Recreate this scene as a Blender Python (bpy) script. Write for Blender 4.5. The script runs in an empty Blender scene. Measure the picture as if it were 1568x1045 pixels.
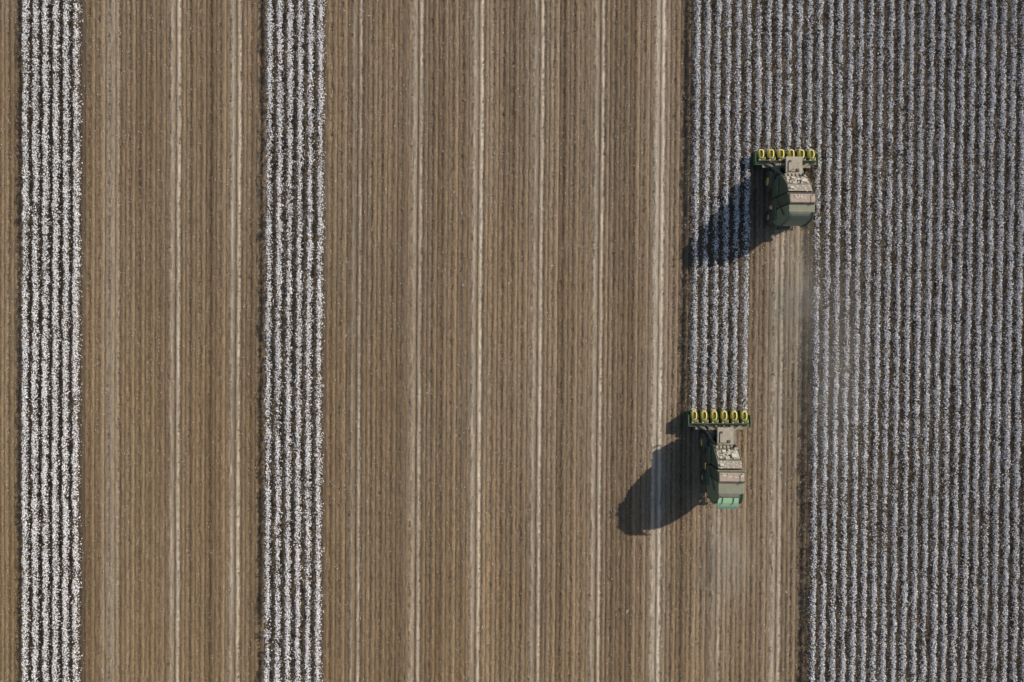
import bpy, bmesh, math, random
import numpy as np
from mathutils import Vector, Matrix, Euler
rng=np.random.default_rng(7); random.seed(7)
S=15.68
def WX(p): return (p-784)/S
def WY(p): return (522.5-p)/S
scene=bpy.context.scene
# ---------------------------------------------------------------- helpers
def newmat(name):
    m=bpy.data.materials.new(name); m.use_nodes=True
    nt=m.node_tree; b=nt.nodes['Principled BSDF']; return m,nt,b
def N(nt,t,**kw):
    n=nt.nodes.new(t)
    for k,v in kw.items(): setattr(n,k,v)
    return n
def noise(nt,vec,scale,detail=4,rough=0.6):
    n=N(nt,'ShaderNodeTexNoise'); n.inputs['Scale'].default_value=scale
    n.inputs['Detail'].default_value=detail; n.inputs['Roughness'].default_value=rough
    nt.links.new(vec,n.inputs['Vector']); return n.outputs['Fac']
def math_(nt,op,a,b=0.0,clamp=False):
    n=N(nt,'ShaderNodeMath',operation=op); n.use_clamp=clamp
    for i,v in enumerate((a,b)):
        if isinstance(v,(int,float)): n.inputs[i].default_value=v
        else: nt.links.new(v,n.inputs[i])
    return n.outputs[0]
def mapr(nt,v,a,b,c,d):
    n=N(nt,'ShaderNodeMapRange'); nt.links.new(v,n.inputs[0])
    for i,x in enumerate((a,b,c,d)): n.inputs[i+1].default_value=x
    return n.outputs[0]
def mix(nt,f,a,b,bt='MIX'):
    n=N(nt,'ShaderNodeMix',data_type='RGBA',blend_type=bt)
    for s,v in ((0,f),(6,a),(7,b)):
        if isinstance(v,(int,float)): n.inputs[s].default_value=v
        elif isinstance(v,tuple): n.inputs[s].default_value=(*v,1)
        else: nt.links.new(v,n.inputs[s])
    return n.outputs[2]
def attr(nt,name):
    n=N(nt,'ShaderNodeAttribute',attribute_name=name); return n.outputs['Fac']

def mesh_np(name,verts,faces_flat,nper,mats=(),matidx=None,attrs={},smooth=False):
    me=bpy.data.meshes.new(name)
    nv=len(verts); nf=len(faces_flat)//nper
    me.vertices.add(nv); me.vertices.foreach_set('co',verts.astype(np.float32).ravel())
    me.loops.add(nf*nper); me.loops.foreach_set('vertex_index',faces_flat.astype(np.int32))
    me.polygons.add(nf)
    me.polygons.foreach_set('loop_start',(np.arange(nf)*nper).astype(np.int32))
    me.polygons.foreach_set('loop_total',np.full(nf,nper,dtype=np.int32))
    for m in mats: me.materials.append(m)
    if matidx is not None: me.polygons.foreach_set('material_index',matidx.astype(np.int32))
    me.polygons.foreach_set('use_smooth',np.full(nf,smooth,dtype=bool))
    for k,v in attrs.items():
        a=me.attributes.new(k,'FLOAT','POINT'); a.data.foreach_set('value',v.astype(np.float32).ravel())
    me.update(calc_edges=True); me.validate()
    ob=bpy.data.objects.new(name,me); scene.collection.objects.link(ob); return ob
def vnoise1(x,scale,seed):
    r=np.random.default_rng(seed).random(4096)*2-1
    t=x/scale+2000; i=np.floor(t).astype(int); f=t-i; f=f*f*(3-2*f)
    return r[i%4096]*(1-f)+r[(i+1)%4096]*f
def vnoise2(x,y,sx,sy,seed):
    r=np.random.default_rng(seed).random((512,512))*2-1
    u=x/sx+5000; v=y/sy+5000; i=np.floor(u).astype(int); j=np.floor(v).astype(int)
    f=u-i; g=v-j; f=f*f*(3-2*f); g=g*g*(3-2*g)
    a=r[i%512,j%512]; b=r[(i+1)%512,j%512]; c=r[i%512,(j+1)%512]; d=r[(i+1)%512,(j+1)%512]
    return (a*(1-f)+b*f)*(1-g)+(c*(1-f)+d*f)*g

# ---------------------------------------------------------------- layout
P=15.4/S; B0=WX(1238.0)
HU=18.62; HL=-6.55          # header front lines
def cropstate(k,y):
    c=(k>=0)
    c|=((k>=-6)&(k<=-1)&(y>HU-0.35))
    c|=((k>=-12)&(k<=-7)&(y>HL-0.35))
    c|=((k>=-54)&(k<=-49))|((k>=-78)&(k<=-73))
    return c
def wob(x,y): return 0.035*vnoise1(y,12.0,11)+0.02*vnoise2(x,y,6.0,6.0,12)

# ---------------------------------------------------------------- ground
def axis(lo,hi,step,far):
    mid=np.arange(lo,hi+1e-6,step); out=[];d=step;c=hi
    while c<far:
        d*=1.6; c+=d; out.append(c)
    left=[];d=step;c=lo
    while c>-far:
        d*=1.6; c-=d; left.append(c)
    return np.concatenate([left[::-1],mid,out])
gx=axis(-58,60,0.065,1500); gy=axis(-42,42,0.22,1500)
X,Y=np.meshgrid(gx,gy,indexing='ij')
inside=((np.abs(Y)<60)&(X>-75)&(X<80)).astype(float)
Xw=X-wob(X,Y)
kk=np.floor((Xw-B0)/P).astype(int)
fr=(Xw-B0)/P-kk
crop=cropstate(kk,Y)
pas=np.floor((Xw-B0)/(6*P)).astype(int)
pc=(Xw-B0)-(pas+0.5)*6*P
r1=np.random.default_rng(3)
amp=r1.uniform(0.55,1.0,400)
special={-3:0.95,-4:1.10,-5:1.05,-6:1.10,-7:0.95,-8:0.75,-10:1.05,-11:1.0,-12:0.30,-2:0.6,-1:0.9}
for k_,v_ in special.items(): amp[(k_)%400]=v_
A=amp[pas%400]
harv=~crop
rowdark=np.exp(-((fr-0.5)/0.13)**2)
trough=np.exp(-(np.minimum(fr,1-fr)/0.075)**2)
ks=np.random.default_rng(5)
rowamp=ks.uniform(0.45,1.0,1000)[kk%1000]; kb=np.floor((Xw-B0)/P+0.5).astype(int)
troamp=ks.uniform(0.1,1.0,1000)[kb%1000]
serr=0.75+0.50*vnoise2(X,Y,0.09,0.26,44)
ridge=np.clip((rowdark*rowamp+trough*troamp*0.9)*serr+0.60*A*np.exp(-(pc/0.11)**2)+0.40*A*np.exp(-((np.abs(pc)-0.66)/0.10)**2),0,1)  # track terms paint the shade of sunken wheel tracks, centre and flanks, into the colour
pw=0.13*np.random.default_rng(9).uniform(0.75,1.35,400)[pas%400]
tr=np.exp(-((np.abs(pc)-0.36)/pw)**2)+0.10*np.exp(-(pc/0.7)**2)
tr2=0.25*np.exp(-((np.abs(pc)-1.35)/0.10)**2)
brk=0.88+0.30*vnoise2(X,Y,0.2,1.3,21)+0.18*vnoise2(X,Y,3.0,11,25)
rl=np.random.default_rng(13).uniform(0.7,1.1,(400,2))
lr=np.where(pc<0,rl[pas%400,0],rl[pas%400,1])
track=(tr*A*brk*lr+tr2*(0.5+0.5*vnoise2(X,Y,5.9,30,22)))*harv
wide=0.32*np.exp(-((X-WX(169))/0.65)**2)+0.30*np.exp(-((X-WX(1011))/0.65)**2)
track=track+wide*harv*(0.8+0.3*vnoise2(X,Y,0.2,1.2,23))
fresh=np.zeros_like(X)
fresh+=0.45*np.exp(-((X-WX(1200))/1.1)**2)*(Y<HU-7)*np.exp(-np.clip(HU-7-Y,0,None)/14)
fresh+=0.45*np.exp(-((X-WX(1223))/0.5)**2)*(Y<HU-7)*np.exp(-np.clip(HU-7-Y,0,None)/22)
fresh+=0.50*np.exp(-((X-WX(1107))/1.4)**2)*(Y<HL-8)*np.exp(-np.clip(HL-8-Y,0,None)/10)
fresh*=harv*(0.8+0.4*vnoise2(X,Y,0.5,1.8,24))
fresh=np.clip(fresh,0,1)
kr=np.floor((Xw-B0)/(P/2)).astype(int)
rowtone=r1.normal(0,1,4000)[kr%4000]*0.6+r1.normal(0,1,4000)[(kk*7)%4000]*0.45
tone=rowtone+0.9*vnoise2(X,Y,3,22,31)+0.6*vnoise2(X,Y,0.12,1.6,32)+0.35*vnoise2(X,Y,0.3,0.5,33)
Z=-0.045*rowdark-0.045*trough+0.035*rowdark*vnoise2(X,Y,0.1,0.25,43)
Z+=(0.024*vnoise2(X,Y,0.14,0.3,41)+0.018*vnoise2(X,Y,0.35,0.9,42))
Z*=inside
nx,ny=X.shape
idx=np.arange(nx*ny).reshape(nx,ny)
q=np.stack([idx[:-1,:-1],idx[1:,:-1],idx[1:,1:],idx[:-1,1:]],-1).ravel()

gm,nt,b=newmat('soil'); 
tc=N(nt,'ShaderNodeTexCoord'); oc=tc.outputs['Object']
mp=N(nt,'ShaderNodeMapping'); mp.inputs['Scale'].default_value=(1,0.45,1); nt.links.new(oc,mp.inputs[0])
n1=noise(nt,mp.outputs[0],7,5,0.8); n2=noise(nt,oc,0.05,2,0.5); n3=noise(nt,mp.outputs[0],22,2,0.7)
base=mix(nt,mapr(nt,n1,0.3,0.7,0,1),(0.175,0.121,0.075),(0.362,0.270,0.180))
rg=attr(nt,'ridge')
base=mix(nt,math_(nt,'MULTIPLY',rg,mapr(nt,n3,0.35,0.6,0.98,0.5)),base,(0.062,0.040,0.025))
base=mix(nt,mapr(nt,attr(nt,'tone'),-1.8,1.8,0,1),mix(nt,1.0,base,(0.68,0.67,0.65),'MULTIPLY'),mix(nt,1.0,base,(1.30,1.30,1.29),'MULTIPLY'))
warm=mix(nt,mapr(nt,n2,0.35,0.65,0,1),(1.02,0.99,0.96),(0.98,1.0,1.03))
sep=N(nt,'ShaderNodeSeparateXYZ'); nt.links.new(oc,sep.inputs[0])
base=mix(nt,1.0,base,warm,'MULTIPLY')
wl=mapr(nt,math_(nt,'ADD',sep.outputs[0],sep.outputs[1]),-75,25,1,0)
base=mix(nt,wl,base,mix(nt,1.0,base,(1.10,1.03,0.88),'MULTIPLY'))
tk=math_(nt,'MULTIPLY',attr(nt,'track'),mapr(nt,n1,0.3,0.7,0.7,1.1),True)
base=mix(nt,tk,base,(0.70,0.59,0.455))
base=mix(nt,attr(nt,'fresh'),base,(0.44,0.35,0.25))
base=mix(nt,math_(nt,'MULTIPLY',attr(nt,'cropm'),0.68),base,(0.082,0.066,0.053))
sp=mapr(nt,n3,0.67,0.74,0,0.6)
base=mix(nt,sp,base,(0.55,0.49,0.41))
nt.links.new(base,b.inputs['Base Color']); b.inputs['Roughness'].default_value=0.95
b.inputs['Specular IOR Level'].default_value=0.1
bp=N(nt,'ShaderNodeBump'); bp.inputs['Strength'].default_value=0.7; bp.inputs['Distance'].default_value=0.05
nt.links.new(math_(nt,'ADD',n1,n3),bp.inputs['Height']); nt.links.new(bp.outputs[0],b.inputs['Normal'])
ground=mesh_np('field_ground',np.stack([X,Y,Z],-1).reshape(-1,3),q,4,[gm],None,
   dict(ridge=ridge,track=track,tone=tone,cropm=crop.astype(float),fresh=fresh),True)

# ---------------------------------------------------------------- cotton crop
lint,nt,b=newmat('cotton_lint')
c=mix(nt,attr(nt,'shade'),(0.35,0.325,0.30),(0.88,0.865,0.88))
nt.links.new(c,b.inputs['Base Color']); b.inputs['Roughness'].default_value=1; b.inputs['Specular IOR Level'].default_value=0.0
dry,nt,b=newmat('dry_cotton_plant')
c=mix(nt,attr(nt,'shade'),(0.05,0.04,0.03),(0.22,0.18,0.135))
nt.links.new(c,b.inputs['Base Color']); b.inputs['Roughness'].default_value=0.9; b.inputs['Specular IOR Level'].default_value=0.1

def scatter_rows(per_m,kmin,kmax,ylo=-40,yhi=40):
    L=yhi-ylo; nk=kmax-kmin+1; n=int(per_m*L*nk)
    k=rng.integers(kmin,kmax+1,n); y=rng.uniform(ylo,yhi,n); return k,y
def rowx(k,y):
    xc=B0+(k+0.5)*P
    return xc+wob(xc,y)+0.05*vnoise2(k*13.7,y,1.0,1.3,51)
kmin,kmax=-78,27
k,y=scatter_rows(138,kmin,kmax)
m=cropstate(k,y); k=k[m];y=y[m]
d=0.73+0.40*vnoise2(k*7.3,y,1.0,0.38,61)+0.20*vnoise2(k*7.3,y,1.0,1.5,62)+0.14*vnoise2(k*1.0,y,6.0,9.0,63)
reg=np.where(k<-40,1.05,1.0)-0.06*np.clip((k-8)/14.0,0,1)*np.clip((y+10)/30,0,1)
m=rng.random(len(k))<np.clip(d*reg,0.04,1); k=k[m];y=y[m]
n=len(k)
wid=0.155+0.05*vnoise2(k*5.1,y,1.0,0.6,64)
off=rng.normal(0,1,n)*wid; off=np.clip(off,-0.44,0.44)
h=0.80+0.14*vnoise2(k*3.3,y,1.0,0.7,65)
z=h*(1-(off/0.58)**2)*rng.uniform(0.52,1.0,n)
x=rowx(k,y)+off
rad=rng.uniform(0.032,0.072,n)
ang=rng.uniform(0,2*np.pi,n)
V=np.zeros((n,5,3))
for i in range(4):
    a=ang+i*np.pi/2; rr=rad*rng.uniform(0.7,1.3,n)
    V[:,i,0]=x+rr*np.cos(a); V[:,i,1]=y+rr*np.sin(a); V[:,i,2]=z+rng.uniform(-0.4,0.4,n)*rad
V[:,4,0]=x+rng.normal(0,0.3,n)*rad; V[:,4,1]=y+rng.normal(0,0.3,n)*rad; V[:,4,2]=z+rad*0.8
F=np.array([[0,1,4],[1,2,4],[2,3,4],[3,0,4]])
Fl=(np.arange(n)[:,None,None]*5+F[None]).reshape(-1)
sh=np.repeat(np.clip(rng.normal(0.76,0.25,n)+0.10*vnoise2(x,y,8,8,66)-0.06*(k>-13),0,1),5)
v1=V.reshape(-1,3); nf1=n*4
def tris(n,x,y,z,r0,r1,tilt):
    r=rng.uniform(r0,r1,n); a=rng.uniform(0,2*np.pi,n); T=np.zeros((n,3,3))
    for i in range(3):
        aa=a+i*2.1+rng.uniform(-.5,.5,n)
        T[:,i,0]=x+r*np.cos(aa); T[:,i,1]=y+r*np.sin(aa); T[:,i,2]=z+rng.uniform(-1,1,n)*r*tilt
    return T.reshape(-1,3)
k2,y2=scatter_rows(62,kmin,kmax); m=cropstate(k2,y2); k2=k2[m];y2=y2[m]; n2_=len(k2)
o2=np.clip(rng.normal(0,0.24,n2_),-0.5,0.5)
z2=0.74*(1-(o2/0.62)**2)*rng.uniform(0.2,1.0,n2_)
v2=tris(n2_,rowx(k2,y2)+o2,y2,z2,0.035,0.09,0.9)
sh2=np.repeat(rng.random(n2_),3)
vv=np.concatenate([v1,v2]); ff=np.concatenate([Fl,np.arange(n2_*3)+len(v1)])
mi=np.concatenate([np.zeros(nf1),np.ones(n2_)])
cotton=mesh_np('cotton_crop_rows',vv,ff,3,[lint,dry],mi,dict(shade=np.concatenate([sh,sh2])))

# ---------------------------------------------------------------- stubble + lint scraps
stub,nt,b=newmat('stubble_straw')
c=mix(nt,attr(nt,'shade'),(0.06,0.04,0.026),(0.36,0.275,0.18))
nt.links.new(c,b.inputs['Base Color']); b.inputs['Roughness'].default_value=0.9
k,y=scatter_rows(26,-84,-1); m=~cropstate(k,y); k=k[m];y=y[m]
m=rng.random(len(k))<np.clip(0.7+0.5*vnoise2(k*3.1,y,1.0,0.5,71),0.05,1); k=k[m];y=y[m]; n=len(k)
x=rowx(k,y)+rng.normal(0,0.05,n); hh=rng.uniform(0.05,0.17,n); w=rng.uniform(0.015,0.04,n); a=rng.uniform(0,np.pi,n)
T=np.zeros((n,3,3)); 
T[:,0,0]=x-w*np.cos(a);T[:,0,1]=y-w*np.sin(a);T[:,0,2]=-0.03
T[:,1,0]=x+w*np.cos(a);T[:,1,1]=y+w*np.sin(a);T[:,1,2]=-0.03
T[:,2,0]=x+rng.normal(0,.05,n);T[:,2,1]=y+rng.normal(0,.05,n);T[:,2,2]=hh
s1=np.repeat(rng.random(n)*0.6,3)
k,y=scatter_rows(14,-84,-1); m=~cropstate(k,y); k=k[m];y=y[m]; n=len(k)
x=B0+(k+rng.random(n))*P
lit=tris(n,x,y,np.full(n,0.045),0.02,0.06,0.4); s2=np.repeat(rng.random(n),3)
k,y=scatter_rows(2.2,-84,-1); m=~cropstate(k,y); k=k[m];y=y[m]
cxk=rng.integers(-84,-1,70); cy=rng.uniform(-38,38,70)
k=np.concatenate([k,np.repeat(cxk,7)]); ycl=np.repeat(cy,7)+rng.normal(0,0.10,490); y=np.concatenate([y,ycl])
xr=rng.random(len(k)); xr[-490:]=np.repeat(rng.random(70),7)+rng.normal(0,0.07,490)
n3_=len(k); x=B0+(k+xr)*P
lsc=tris(n3_,x,y,np.full(n3_,0.07),0.02,0.06,0.3); s3=np.repeat(rng.uniform(0.3,0.9,n3_),3)
vv=np.concatenate([T.reshape(-1,3),lit,lsc]); mi=np.zeros(len(vv)//3); mi[-n3_:]=1
mesh_np('harvest_stubble',vv,np.arange(len(vv)),3,[stub,lint],mi,dict(shade=np.concatenate([s1,s2,s3])))

# ---------------------------------------------------------------- picker materials
def paint(name,col,dust,rough=0.35,dcol=(0.44,0.36,0.27)):
    m,nt,b=newmat(name)
    g=N(nt,'ShaderNodeNewGeometry')
    s=N(nt,'ShaderNodeSeparateXYZ'); nt.links.new(g.outputs['Normal'],s.inputs[0])
    up=mapr(nt,s.outputs[2],0.1,0.9,0.22,1)
    ns=noise(nt,g.outputs['Position'],2.3,6,0.7)
    f=math_(nt,'MULTIPLY',up,mapr(nt,ns,0.3,0.62,dust*0.5,min(1,dust*1.25)),True)
    c=mix(nt,f,col,dcol); nt.links.new(c,b.inputs['Base Color'])
    nt.links.new(mapr(nt,f,0,0.6,rough,0.9),b.inputs['Roughness']); b.inputs['Specular IOR Level'].default_value=0.3; return m
GREEN=paint('green_paint_dusty',(0.035,0.075,0.042),0.55,0.5)
HGREEN=paint('header_green_paint',(0.03,0.11,0.04),0.35,0.5)
GREENC=paint('green_paint_gate',(0.17,0.22,0.14),0.5,0.45)
MINT=paint('light_green_gate',(0.38,0.66,0.38),0.22,0.4)
TAN=paint('dust_covered_panel',(0.20,0.19,0.13),1.0,0.6,(0.50,0.42,0.33))
OLIVE=paint('dusty_olive_panel',(0.13,0.15,0.10),0.9,0.6,(0.40,0.33,0.26))
BROWN=paint('dusty_brown_panel',(0.24,0.19,0.15),0.95,0.6,(0.47,0.36,0.28))
YEL=paint('yellow_paint',(0.75,0.64,0.12),0.28)
BLK=paint('black_steel',(0.02,0.02,0.02),0.35,0.6)
TYRE=paint('tyre_rubber',(0.018,0.018,0.018),0.45,0.8)
WHT=paint('pale_trim',(0.64,0.59,0.52),0.3)
GLASS,nt,b=newmat('cab_glass'); b.inputs['Base Color'].default_value=(0.01,0.014,0.016,1); b.inputs['Roughness'].default_value=0.08

def finish(name,bm,mat,par,bev=0.0,smooth=False):
    bmesh.ops.recalc_face_normals(bm,faces=bm.faces)
    me=bpy.data.meshes.new(name); bm.to_mesh(me); bm.free(); me.materials.append(mat)
    ob=bpy.data.objects.new(name,me); scene.collection.objects.link(ob); ob.parent=par
    if bev>0:
        md=ob.modifiers.new('bevel','BEVEL'); md.width=bev; md.segments=2; md.limit_method='ANGLE'
    return ob
def boxes(name,lst,mat,par,bev=0.03):
    bm=bmesh.new()
    for it in lst:
        c,s=it[0],it[1]; r=it[2] if len(it)>2 else (0,0,0)
        M=Matrix.Translation(c)@Euler(r).to_matrix().to_4x4()@Matrix.Diagonal((*s,1))
        bmesh.ops.create_cube(bm,size=1,matrix=M)
    return finish(name,bm,mat,par,bev)
def tubes(name,segs,r,mat,par,n=8):
    bm=bmesh.new()
    for a,b_ in segs:
        a=Vector(a);b_=Vector(b_);d=b_-a
        M=Matrix.Translation((a+b_)/2)@d.to_track_quat('Z','Y').to_matrix().to_4x4()
        bmesh.ops.create_cone(bm,cap_ends=True,segments=n,radius1=r,radius2=r,depth=d.length,matrix=M)
    return finish(name,bm,mat,par)
def prism(name,prof,x0,x1,mat,par,bev=0.04):
    bm=bmesh.new()
    a=[bm.verts.new((x0,p[0],p[1])) for p in prof]; b_=[bm.verts.new((x1,p[0],p[1])) for p in prof]
    bm.faces.new(a); bm.faces.new(b_[::-1]); n=len(prof)
    for i in range(n): bm.faces.new((a[i],b_[i],b_[(i+1)%n],a[(i+1)%n]))
    return finish(name,bm,mat,par,bev)
def wheel(name,x,y,r,w,par):
    bm=bmesh.new(); prof=[(0.0,-.18),(.45,-.18),(.5,-.5),(.86,-.5),(.97,-.38),(.97,.38),(.86,.5),(.5,.5),(.45,.18),(0.0,.18)]
    n=32; rings=[]
    for i in range(n):
        a=2*math.pi*i/n; rings.append([bm.verts.new((x+p[1]*w,y+math.cos(a)*p[0]*r,r+math.sin(a)*p[0]*r)) for p in prof])
    for i in range(n):
        for j in range(len(prof)-1):
            bm.faces.new((rings[i][j],rings[(i+1)%n][j],rings[(i+1)%n][j+1],rings[i][j+1]))
    for i in range(22):
        a=2*math.pi*i/22
        for s in (-1,1):
            aa=a+(0.14 if s>0 else 0)
            M=Matrix.Translation((x+s*w*0.22,y+math.cos(aa)*r*0.985,r+math.sin(aa)*r*0.985))@Matrix.Rotation(aa,4,'X')@Matrix.Diagonal((w*0.5,0.06,0.08,1))
            bmesh.ops.create_cube(bm,size=1,matrix=M)
    bmesh.ops.remove_doubles(bm,verts=bm.verts,dist=1e-5)
    finish(name,bm,TYRE,par)
    bm=bmesh.new()
    M=Matrix.Translation((x,y,r))@Matrix.Rotation(math.pi/2,4,'Y')
    bmesh.ops.create_cone(bm,cap_ends=True,segments=20,radius1=r*0.44,radius2=r*0.44,depth=w*0.5,matrix=M)
    finish(name+'_rim',bm,YEL,par,0.02)

def picker(px,hy,lower):
    e=bpy.data.objects.new('cotton_picker',None); scene.collection.objects.link(e)
    e.location=(px,hy,0); e.empty_display_size=1
    for i in range(6):
        cx=(i-2.5)*0.965
        bm=bmesh.new(); out=[];inn=[];out2=[];inn2=[]
        L=0.30
        for j in range(28):
            a=2*math.pi*j/28; sy=math.sin(a); cxx=math.cos(a)
            yy=(L if sy>0 else -L)
            ox,oy=0.25*cxx, yy*abs(sy)**0.3+0.15*sy
            ix,iy=0.15*cxx, yy*abs(sy)**0.3*0.92+0.06*sy
            zt=1.12-0.22*max(0,(oy))
            out.append(bm.verts.new((cx+ox,-0.46+oy,zt))); inn.append(bm.verts.new((cx+ix,-0.46+iy,zt+0.04)))
            out2.append(bm.verts.new((cx+ox*1.1,-0.46+oy*1.05,0.75))); inn2.append(bm.verts.new((cx+ix,-0.46+iy,0.6)))
        for j in range(28):
            q_=(j+1)%28
            bm.faces.new((out[j],out[q_],inn[q_],inn[j])); bm.faces.new((out2[j],out2[q_],out[q_],out[j])); bm.faces.new((inn[j],inn[q_],inn2[q_],inn2[j]))
        finish('row_unit_shell_%d'%(i+1),bm,YEL,e)
        boxes('picking_drum_%d'%(i+1),[((cx,-0.46,0.72),(0.24,0.5,0.5))],OLIVE,e,0.06)
        boxes('row_unit_housing_%d'%(i+1),[((cx,-1.02,0.80),(0.70,0.36,0.75)),((cx+0.08,-1.02,1.22),(0.34,0.26,0.12)),((cx-0.22,-0.92,1.2),(0.14,0.18,0.10)),((cx,-0.46,0.45),(0.60,0.9,0.5))],HGREEN,e,0.05)
        boxes('row_unit_cap_%d'%(i+1),[((cx-0.2,-1.10,1.26),(0.16,0.12,0.06)),((cx+0.30,-0.98,1.20),(0.07,0.3,0.05))],YEL,e,0.02)
        ex=cx*0.36
        tubes('lint_duct_%d'%(i+1),[((cx,-1.15,0.95),(ex+(cx-ex)*0.30,-1.85,1.25)),((ex+(cx-ex)*0.30,-1.85,1.25),(ex,-3.0,2.8))],0.13,GREEN,e,10)
    bm=bmesh.new()
    for i in range(7):
        cx=(i-3)*0.965; wv=0.11
        vs=[bm.verts.new(p) for p in ((cx-wv,-0.75,0.2),(cx+wv,-0.75,0.2),(cx+wv,-0.75,0.8),(cx-wv,-0.75,0.8),(cx,0.12,0.15))]
        bm.faces.new(vs[:4]); 
        for a_,b_ in ((0,1),(1,2),(2,3),(3,0)): bm.faces.new((vs[a_],vs[b_],vs[4]))
    finish('crop_dividers',bm,HGREEN,e,0.02)
    boxes('header_crossbar',[((0,-1.40,0.95),(5.95,0.26,0.30)),((0,-1.30,1.22),(5.6,0.10,0.08)),((-2.98,-0.95,0.8),(0.08,1.1,0.75)),((2.98,-0.95,0.8),(0.08,1.1,0.75))],HGREEN,e,0.03)
    tubes('header_hydraulic_lines',[((-2.8,-1.2,1.36),(2.8,-1.2,1.36)),((-1,-1.4,1.2),(-.6,-2.6,1.5)),((1,-1.4,1.2),(.6,-2.6,1.5)),((-2.2,-1.1,1.32),(-0.9,-1.5,1.45))],0.035,BLK,e)
    boxes('header_walkway',[((0,-1.68,1.05),(4.6,0.25,0.05))],OLIVE,e,0)
    header={o.name for o in e.children}
    boxes('chassis',[((0,-4.8,1.1),(1.3,5.8,0.4)),((0,-3.0,0.95),(2.6,0.4,0.4)),((0,-6.6,0.8),(2.4,0.3,0.3))],BLK,e,0.04)
    for s in (-1,1):
        wheel('front_wheel_inner',s*0.95,-3.1,0.98,0.5,e); wheel('front_wheel_outer',s*1.55,-3.1,0.98,0.5,e)
        wheel('rear_wheel',s*1.35,-6.5,0.75,0.5,e)
    prism('cab_glass_shell',[(-1.75,1.75),(-1.35,2.2),(-1.45,3.15),(-2.75,3.15),(-2.75,1.75)],-0.72,0.72,GLASS,e,0.05)
    tubes('cab_pillars',[((s*0.73,-1.37,2.2),(s*0.73,-1.47,3.15)) for s in (-1,1)]+[((s*0.73,-2.0,1.75),(s*0.73,-2.0,3.15)) for s in (-1,1)],0.045,GREEN,e)
    boxes('cab_roof',[((0,-2.12,3.26),(1.70,1.60,0.2)),((0,-2.25,3.39),(1.2,0.95,0.08))],TAN,e,0.07)
    boxes('cab_roof_gear',[((0.35,-2.55,3.46),(0.3,0.22,0.1)),((-0.4,-1.75,3.42),(0.2,0.2,0.1))],BLK,e,0.03)
    boxes('cab_lights',[((x_,-1.33,3.24),(0.16,0.06,0.1)) for x_ in (-.6,-.3,.3,.6)],WHT,e,0.01)
    boxes('cab_floor',[((0,-2.2,1.68),(2.5,1.3,0.12))],OLIVE,e,0.02)
    tubes('cab_ladder_and_rails',[((-1.2,-1.6,1.7),(-1.2,-1.6,2.6)),((-1.2,-2.7,1.7),(-1.2,-2.7,2.6)),((-1.2,-1.6,2.6),(-1.2,-2.7,2.6)),((-1.5,-2.2,0.5),(-1.25,-2.2,1.7)),((-1.5,-1.8,0.5),(-1.25,-1.8,1.7)),
      ((-1.45,-1.8,.8),(-1.45,-2.2,.8)),((-1.35,-1.8,1.2),(-1.35,-2.2,1.2))],0.03,GREEN,e)
    tubes('mirror_arms',[((-0.8,-1.5,3.0),(-1.35,-1.3,2.9)),((0.8,-1.5,3.0),(1.35,-1.3,2.9))],0.025,BLK,e)
    boxes('mirrors',[((-1.4,-1.3,2.75),(0.2,0.06,0.4)),((1.4,-1.3,2.75),(0.2,0.06,0.4))],BLK,e,0.02)
    tubes('antenna_mast',[((-.5,-2.7,3.3),(-.5,-2.7,4.4))],0.03,BLK,e)
    # ---- accumulator
    prism('accumulator_body',[(-2.85,1.35),(-2.85,3.0),(-3.15,3.4),(-4.1,4.45),(-4.85,4.85),(-4.85,1.35)],-1.25,1.25,GREEN,e,0.06)
    boxes('side_engine_panels',[((-1.36,-4.0,2.1),(0.2,1.6,1.3)),((1.36,-4.0,2.1),(0.2,1.6,1.3)),((-1.38,-6.0,1.9),(0.14,1.9,0.9)),((1.38,-6.0,1.9),(0.14,1.9,0.9))],GREEN,e,0.05)
    q4=math.atan2(1.05,0.95)
    boxes('accumulator_roof_panels',[((-0.60,-3.64,3.98),(1.05,1.20,0.08),(-q4,0,0)),((0.64,-3.64,3.98),(1.05,1.20,0.08),(-q4,0,0))],TAN,e,0.03)
    boxes('accumulator_top_cover',[((-0.05,-4.48,4.70),(2.36,0.76,0.10),(-0.40,0,0))],OLIVE,e,0.03)
    boxes('duct_outlets',[((x_,-3.12,3.52),(0.30,0.34,0.30),(-0.5,0,0)) for x_ in (-.95,-.57,-.19,.19,.57,.95)],OLIVE,e,0.06)
    boxes('roof_ribs',[((0,-3.26,3.68),(2.5,0.07,0.12)),((0,-4.12,4.56),(2.5,0.09,0.14)),((-1.24,-3.65,4.0),(0.07,1.4,0.14),(-q4,0,0)),((1.24,-3.65,4.0),(0.07,1.4,0.14),(-q4,0,0))],GREEN,e,0.02)
    boxes('rotary_screen_and_boxes',[((0.55,-3.80,4.28),(0.5,0.45,0.28),(-q4,0,0)),((-0.4,-3.45,3.92),(0.35,0.3,0.25),(-q4,0,0)),((-0.85,-4.5,4.82),(0.4,0.25,0.15),(-.4,0,0))],WHT,e,0.05)
    boxes('vent_louvres',[((-0.7,-3.62-0.13*i_,4.06+0.144*i_),(0.5,0.04,0.06)) for i_ in range(-2,4)],BLK,e,0)
    boxes('cooling_grille',[((1.47,-4.0,2.1+0.16*i_),(0.03,1.3,0.05)) for i_ in range(-3,4)],BLK,e,0)
    tubes('exhaust_stack',[((0.95,-2.95,3.2),(0.95,-2.95,4.0)),],0.08,BLK,e,12)
    # ---- round module chamber
    def arc(cy,cz,ry,rz,a0,a1,n):
        return [(cy+ry*math.cos(math.radians(a0+(a1-a0)*i/n)),cz+rz*math.sin(math.radians(a0+(a1-a0)*i/n))) for i in range(n+1)]
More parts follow.
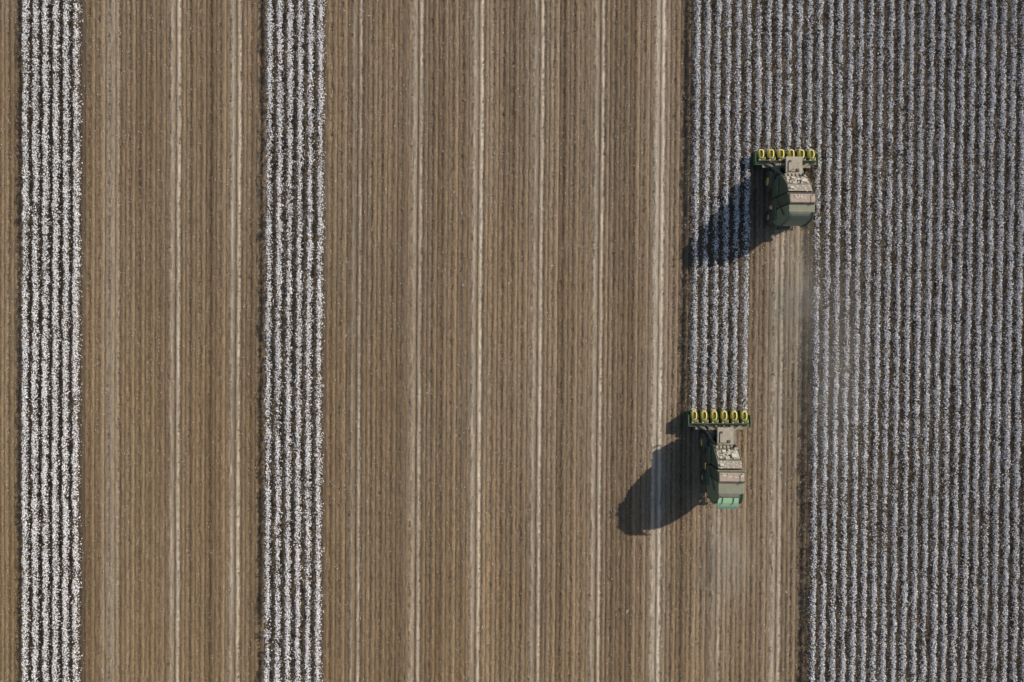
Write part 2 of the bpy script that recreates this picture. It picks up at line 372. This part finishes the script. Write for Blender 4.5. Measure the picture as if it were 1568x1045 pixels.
    prism('module_chamber_front',[(-4.95,1.45),(-4.95,4.90),(-5.15,5.10),(-5.95,5.22),(-5.95,1.3)],-1.35,1.35,GREEN,e,0.05)
    boxes('chamber_top_panel',[((0,-5.52,5.23),(2.5,0.80,0.07),(-0.14,0,0))],BROWN,e,0.03)
    boxes('chamber_panel_seams',[((0,-5.98,5.27),(2.66,0.07,0.10)),((0,-5.06,5.12),(2.66,0.06,0.10))],BLK,e,0.01)
    cyc=-6.70 if lower else -6.50; ry=1.55 if lower else 1.12
    g=[(2*cyc-p[0],p[1]) for p in arc(cyc,3.20,ry,2.02,78,-70,16)]
    prism('module_gate',[(-6.03,1.4),(-6.03,5.2)]+g,-1.30,1.30,GREENC,e,0.05)
    def band(nm,i0,i1,x0,x1,mat,off=0.05):
        pr=g[i0:i1+1]; cy,cz=cyc,3.20; o=[]
        for p in pr:
            v=Vector((p[0]-cy,p[1]-cz)).normalized(); o.append((p[0]+v.x*off,p[1]+v.y*off))
        prism(nm,pr+o[::-1],x0,x1,mat,e,0.015)
    band('gate_upper_skin',1,4,-1.0,1.12,GREENC)
    band('gate_rear_skin',4,9,-1.1,0.95,GREENC,0.07)
    for s in (-1,1):
        band('gate_side_rib',0,14,s*1.2-0.06,s*1.2+0.06,GREEN,0.12)
    if lower:  # curved tailgate lid raised on its hinge, cleaner lighter paint
        lid=[(-7.15,4.98),(-7.55,5.00),(-7.95,4.92),(-8.30,4.75),(-8.60,4.50)]
        prism('tailgate_lid',lid+[(p[0]+0.02,p[1]-0.10) for p in lid[::-1]],-1.25,0.85,MINT,e,0.02)
        boxes('tailgate_lid_ribs',[((x_,-7.72,5.01),(0.05,0.7,0.05),(0.13,0,0)) for x_ in (-0.75,0.35)],GREENC,e,0.01)
        tubes('tailgate_struts',[((s*0.9-0.1,-7.9,3.8),(s*0.9-0.1,-8.3,4.7)) for s in (-1,1)],0.04,BLK,e)
    ya=-8.0 if lower else -7.35
    boxes('module_handler_arms',[((s*0.95,ya,1.15),(0.16,0.8,0.2)) for s in (-1,1)]+[((0,ya-0.35,1.05),(2.2,0.18,0.2))],GREEN,e,0.03)
    tubes('gate_cylinders',[((s*1.42,-5.2,2.6),(s*1.42,-6.9,4.3)) for s in (-1,1)],0.06,BLK,e)
    tubes('roof_handrails',[((s*1.28,-5.1,5.1),(s*1.28,-5.1,5.5)) for s in (-1,1)]+[((s*1.28,-5.9,5.2),(s*1.28,-5.9,5.6)) for s in (-1,1)]+[((s*1.28,-5.1,5.5),(s*1.28,-5.9,5.6)) for s in (-1,1)],0.022,GREEN,e)
    bm=bmesh.new(); rr=random.Random(5+int(lower))
    for i in range(150):
        x_=rr.uniform(-1.1,1.1); t=rr.random()
        if t<0.5: yy=rr.uniform(-4.05,-3.2); zz=3.46+(-3.15-yy)*1.1+0.12
        elif t<0.75: yy=rr.uniform(-4.8,-4.2); zz=4.72+(-4.4-yy)*0.4
        else: yy=rr.uniform(-5.85,-5.2); zz=5.25
        s_=rr.uniform(0.03,0.11)
        bmesh.ops.create_icosphere(bm,subdivisions=1,radius=s_,matrix=Matrix.Translation((x_,yy,zz))@Matrix.Diagonal((1.3,1.0,0.5,1)))
    finish('lint_debris',bm,WHT,e)
    for o in e.children:
        if o.name not in header:
            o.scale=(0.90,1,1); o.location=(-0.12 if lower else -0.2,0,0)
    return e
picker(WX(1194.5),HU,False)
picker(WX(1098.0),HL,True)

# ---------------------------------------------------------------- airborne dust
def dust(px,py,z,sx,sy,sz,dens):
    bm=bmesh.new(); bmesh.ops.create_icosphere(bm,subdivisions=3,radius=1)
    me=bpy.data.meshes.new('dust_cloud'); bm.to_mesh(me); bm.free()
    o=bpy.data.objects.new('dust_cloud',me); scene.collection.objects.link(o)
    o.location=(WX(px),WY(py),z); o.scale=(sx,sy,sz)
    m=bpy.data.materials.new('dust_haze'); m.use_nodes=True; nt=m.node_tree; nt.nodes.clear()
    out=N(nt,'ShaderNodeOutputMaterial'); vs=N(nt,'ShaderNodeVolumeScatter'); nt.links.new(vs.outputs[0],out.inputs['Volume'])
    vs.inputs['Color'].default_value=(0.97,0.86,0.72,1); vs.inputs['Anisotropy'].default_value=0.0
    tc=N(nt,'ShaderNodeTexCoord'); ln=N(nt,'ShaderNodeVectorMath',operation='LENGTH'); nt.links.new(tc.outputs['Object'],ln.inputs[0])
    f=math_(nt,'POWER',math_(nt,'SUBTRACT',1.0,ln.outputs['Value'],True),1.3)
    g=N(nt,'ShaderNodeNewGeometry'); ns=noise(nt,g.outputs['Position'],0.35,1,0.5)
    d_=math_(nt,'MULTIPLY',f,mapr(nt,ns,0.3,0.7,0.5,1.4)); nt.links.new(math_(nt,'MULTIPLY',d_,dens),vs.inputs['Density'])
    me.materials.append(m)
dust(1218,440,1.2,2.4,9.5,2.0,0.15)
dust(1266,560,1.8,4.2,15,2.5,0.09)
dust(1120,835,1.2,2.8,6.5,2.0,0.11)

# ---------------------------------------------------------------- light, sky, camera
el=math.radians(29); az=math.radians(28); sd=Vector((math.cos(az)*math.cos(el),math.sin(az)*math.cos(el),math.sin(el))).normalized()
w=bpy.data.worlds.new('World'); scene.world=w; w.use_nodes=True; nt=w.node_tree
sky=nt.nodes.new('ShaderNodeTexSky'); sky.sky_type='NISHITA'; sky.sun_disc=False
sky.sun_elevation=el; sky.sun_rotation=math.atan2(sd.x,sd.y)
nt.links.new(sky.outputs[0],nt.nodes['Background'].inputs[0]); nt.nodes['Background'].inputs[1].default_value=0.092
L=bpy.data.lights.new('sun','SUN'); L.energy=4.5; L.angle=math.radians(0.5); L.color=(1.0,0.935,0.82)
lo=bpy.data.objects.new('sun',L); scene.collection.objects.link(lo); lo.rotation_euler=sd.to_track_quat('Z','Y').to_euler(); lo.location=(40,20,40)
cam=bpy.data.cameras.new('drone_camera'); co=bpy.data.objects.new('drone_camera',cam); scene.collection.objects.link(co)
H=67.0; pit=math.radians(0.59)
cam.sensor_width=36; cam.lens=36*H/100; cam.clip_end=6000
co.location=(0,H*math.tan(pit),H); co.rotation_euler=(-pit,0,math.radians(0.44))
scene.camera=co
scene.view_settings.view_transform='Standard'; scene.view_settings.look='None'; scene.view_settings.exposure=0
